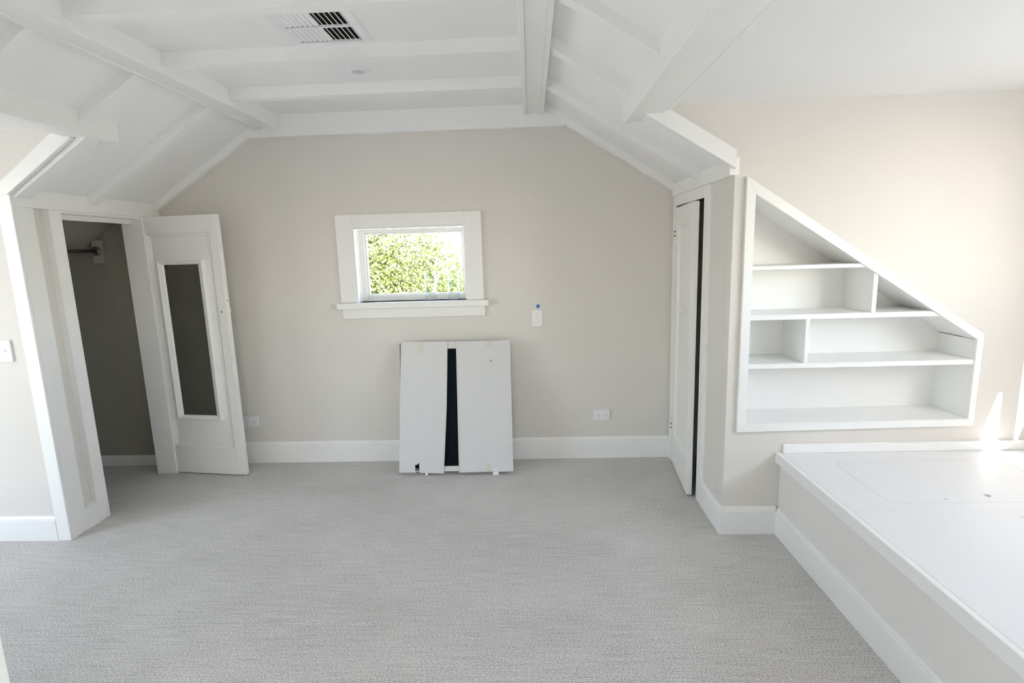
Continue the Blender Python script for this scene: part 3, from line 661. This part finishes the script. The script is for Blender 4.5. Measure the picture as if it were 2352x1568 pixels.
foot(-0.212, -0.194, 0.004, 0.030, -0.030, 0.008); foot(0.250, 0.290, -0.002, 0.030, -0.030, 0.012)

# ------------------------------------------------------------------ closet rod
rd = thing('closet_rod', 'dark metal clothes rod on a white block inside the open closet', 'rod', (-3.012, YB-0.013, 1.572))
MB().box(-0.030, 0.040, -0.019, -0.0005, -0.085, 0.075).build('mounting_block', M['block'], rd, 0.002)
MB().lathe([(0, 0), (0.032, 0), (0.032, 0.005), (0.022, 0.012), (0, 0.012)], 24, Matrix.Translation((0, -0.0195, 0)) @ Matrix.Rotation(R(90), 4, 'X')).build('flange', M['steel'], rd)
MB().lathe([(0, 0), (0.0125, 0), (0.0125, 0.93), (0, 0.93)], 20, Matrix.Translation((0, -0.030, 0)) @ Matrix.Rotation(R(90), 4, 'X')).build('tube', M['steel'], rd, smooth=True)

# ------------------------------------------------------------------ low stair wall at the near left
hw = MB().box(XL, -1.386, 1.08, 1.20, 0, 0.93).build('wall_left_low', M['door'], None, 0.002)
struct(hw, 'low cream stair wall standing on the carpet near the left alcove', 'wall')
bx('capping', (XL, -1.372, 1.066, 1.214, 0.9305, 0.955), M['door'], hw, 0.003)

# ------------------------------------------------------------------ outside: ground and trees
struct(bx('ground', (-40, 40, -40, 60, -3.4, -3.2), M['ground']), 'pale paved yard far below the attic windows', 'ground')
def tree(name, label, base, th, crowns, nleaf, lsize, lm, seed):
    rnd = random.Random(seed)
    t_ = thing(name, label, 'tree', base, group='trees outside the window')
    def limb(pts, rad):
        bm = bmesh.new(); prev = None; seg = 8
        for (p, r_) in zip(pts, rad):
            ring = [bm.verts.new((p[0]+r_*math.cos(2*math.pi*i/seg), p[1]+r_*math.sin(2*math.pi*i/seg), p[2])) for i in range(seg)]
            if prev:
                for i in range(seg): bm.faces.new((prev[i], prev[(i+1) % seg], ring[(i+1) % seg], ring[i]))
            prev = ring
        b = MB(); b.bm.free(); b.bm = bm; return b
    limb([(0, 0, 0), (0.05, 0.02, th*0.3), (-0.06, 0.05, th*0.6), (0.08, 0, th)], [0.16, 0.13, 0.10, 0.05]).build('trunk', M['bark'], t_, smooth=True)
    for k in range(9):
        a = rnd.uniform(0, 6.28); h = th*rnd.uniform(0.4, 0.85); L = rnd.uniform(0.7, 1.5)
        limb([(0, 0, h), (L*0.5*math.cos(a), L*0.5*math.sin(a), h+L*0.35), (L*math.cos(a), L*math.sin(a), h+L*0.9)], [0.05, 0.035, 0.012]).build('branch', M['bark'], t_, smooth=True)
    vs, fs = [], []
    tot = sum(c[3]*c[4]*c[5] for c in crowns)
    for (cx, cy, cz, rx, ry, rz) in crowns:
        for _ in range(int(nleaf*rx*ry*rz/tot)):
            while True:
                p = Vector((rnd.uniform(-1, 1), rnd.uniform(-1, 1), rnd.uniform(-1, 1)))
                if p.length < 1 and p.length > rnd.random()*0.75: break
            c = Vector((cx+p.x*rx, cy+p.y*ry, cz+p.z*rz))
            e = Euler((rnd.uniform(-1.2, 1.2), rnd.uniform(-0.9, 0.9), rnd.uniform(0, 6.28))).to_matrix(); s = lsize*rnd.uniform(0.6, 1.25)
            i0 = len(vs)
            for q_ in ((0, -0.6, 0), (0.28, 0, 0.05), (0, 0.6, -0.06), (-0.28, 0, 0.05)): vs.append(c+e @ (Vector(q_)*s))
            fs.append((i0, i0+1, i0+2)); fs.append((i0, i0+2, i0+3))
    me = bpy.data.meshes.new('foliage'); me.from_pydata(vs, [], fs); me.materials.append(lm)
    o = bpy.data.objects.new('foliage', me); COL.objects.link(o); o.parent = t_; o['kind'] = 'stuff'
    return t_
tree('leafy_tree', 'yellow-green leafy tree filling most of the window view', (-2.0, 9.2, -3.2), 5.4, [(-0.65, 0, 5.2, 1.25, 1.0, 1.5), (-1.5, 0.2, 4.4, 1.3, 1.0, 1.2), (0.2, 0.1, 4.3, 0.95, 0.9, 0.62), (-0.1, -0.1, 3.6, 1.6, 1.0, 0.9), (-1.3, 0.3, 5.7, 1.3, 0.9, 0.9)], 46000, 0.062, M['leaf1'], 3)
tree('bushy_tree', 'darker green bushy tree low behind the yellow-green one', (-2.6, 12.5, -3.2), 4.0, [(0, 0, 3.2, 3.2, 1.2, 1.3), (-1.6, 0, 3.4, 1.6, 1.2, 1.5), (2.4, 0.3, 2.9, 1.8, 1.2, 1.2)], 22000, 0.10, M['leaf2'], 5)
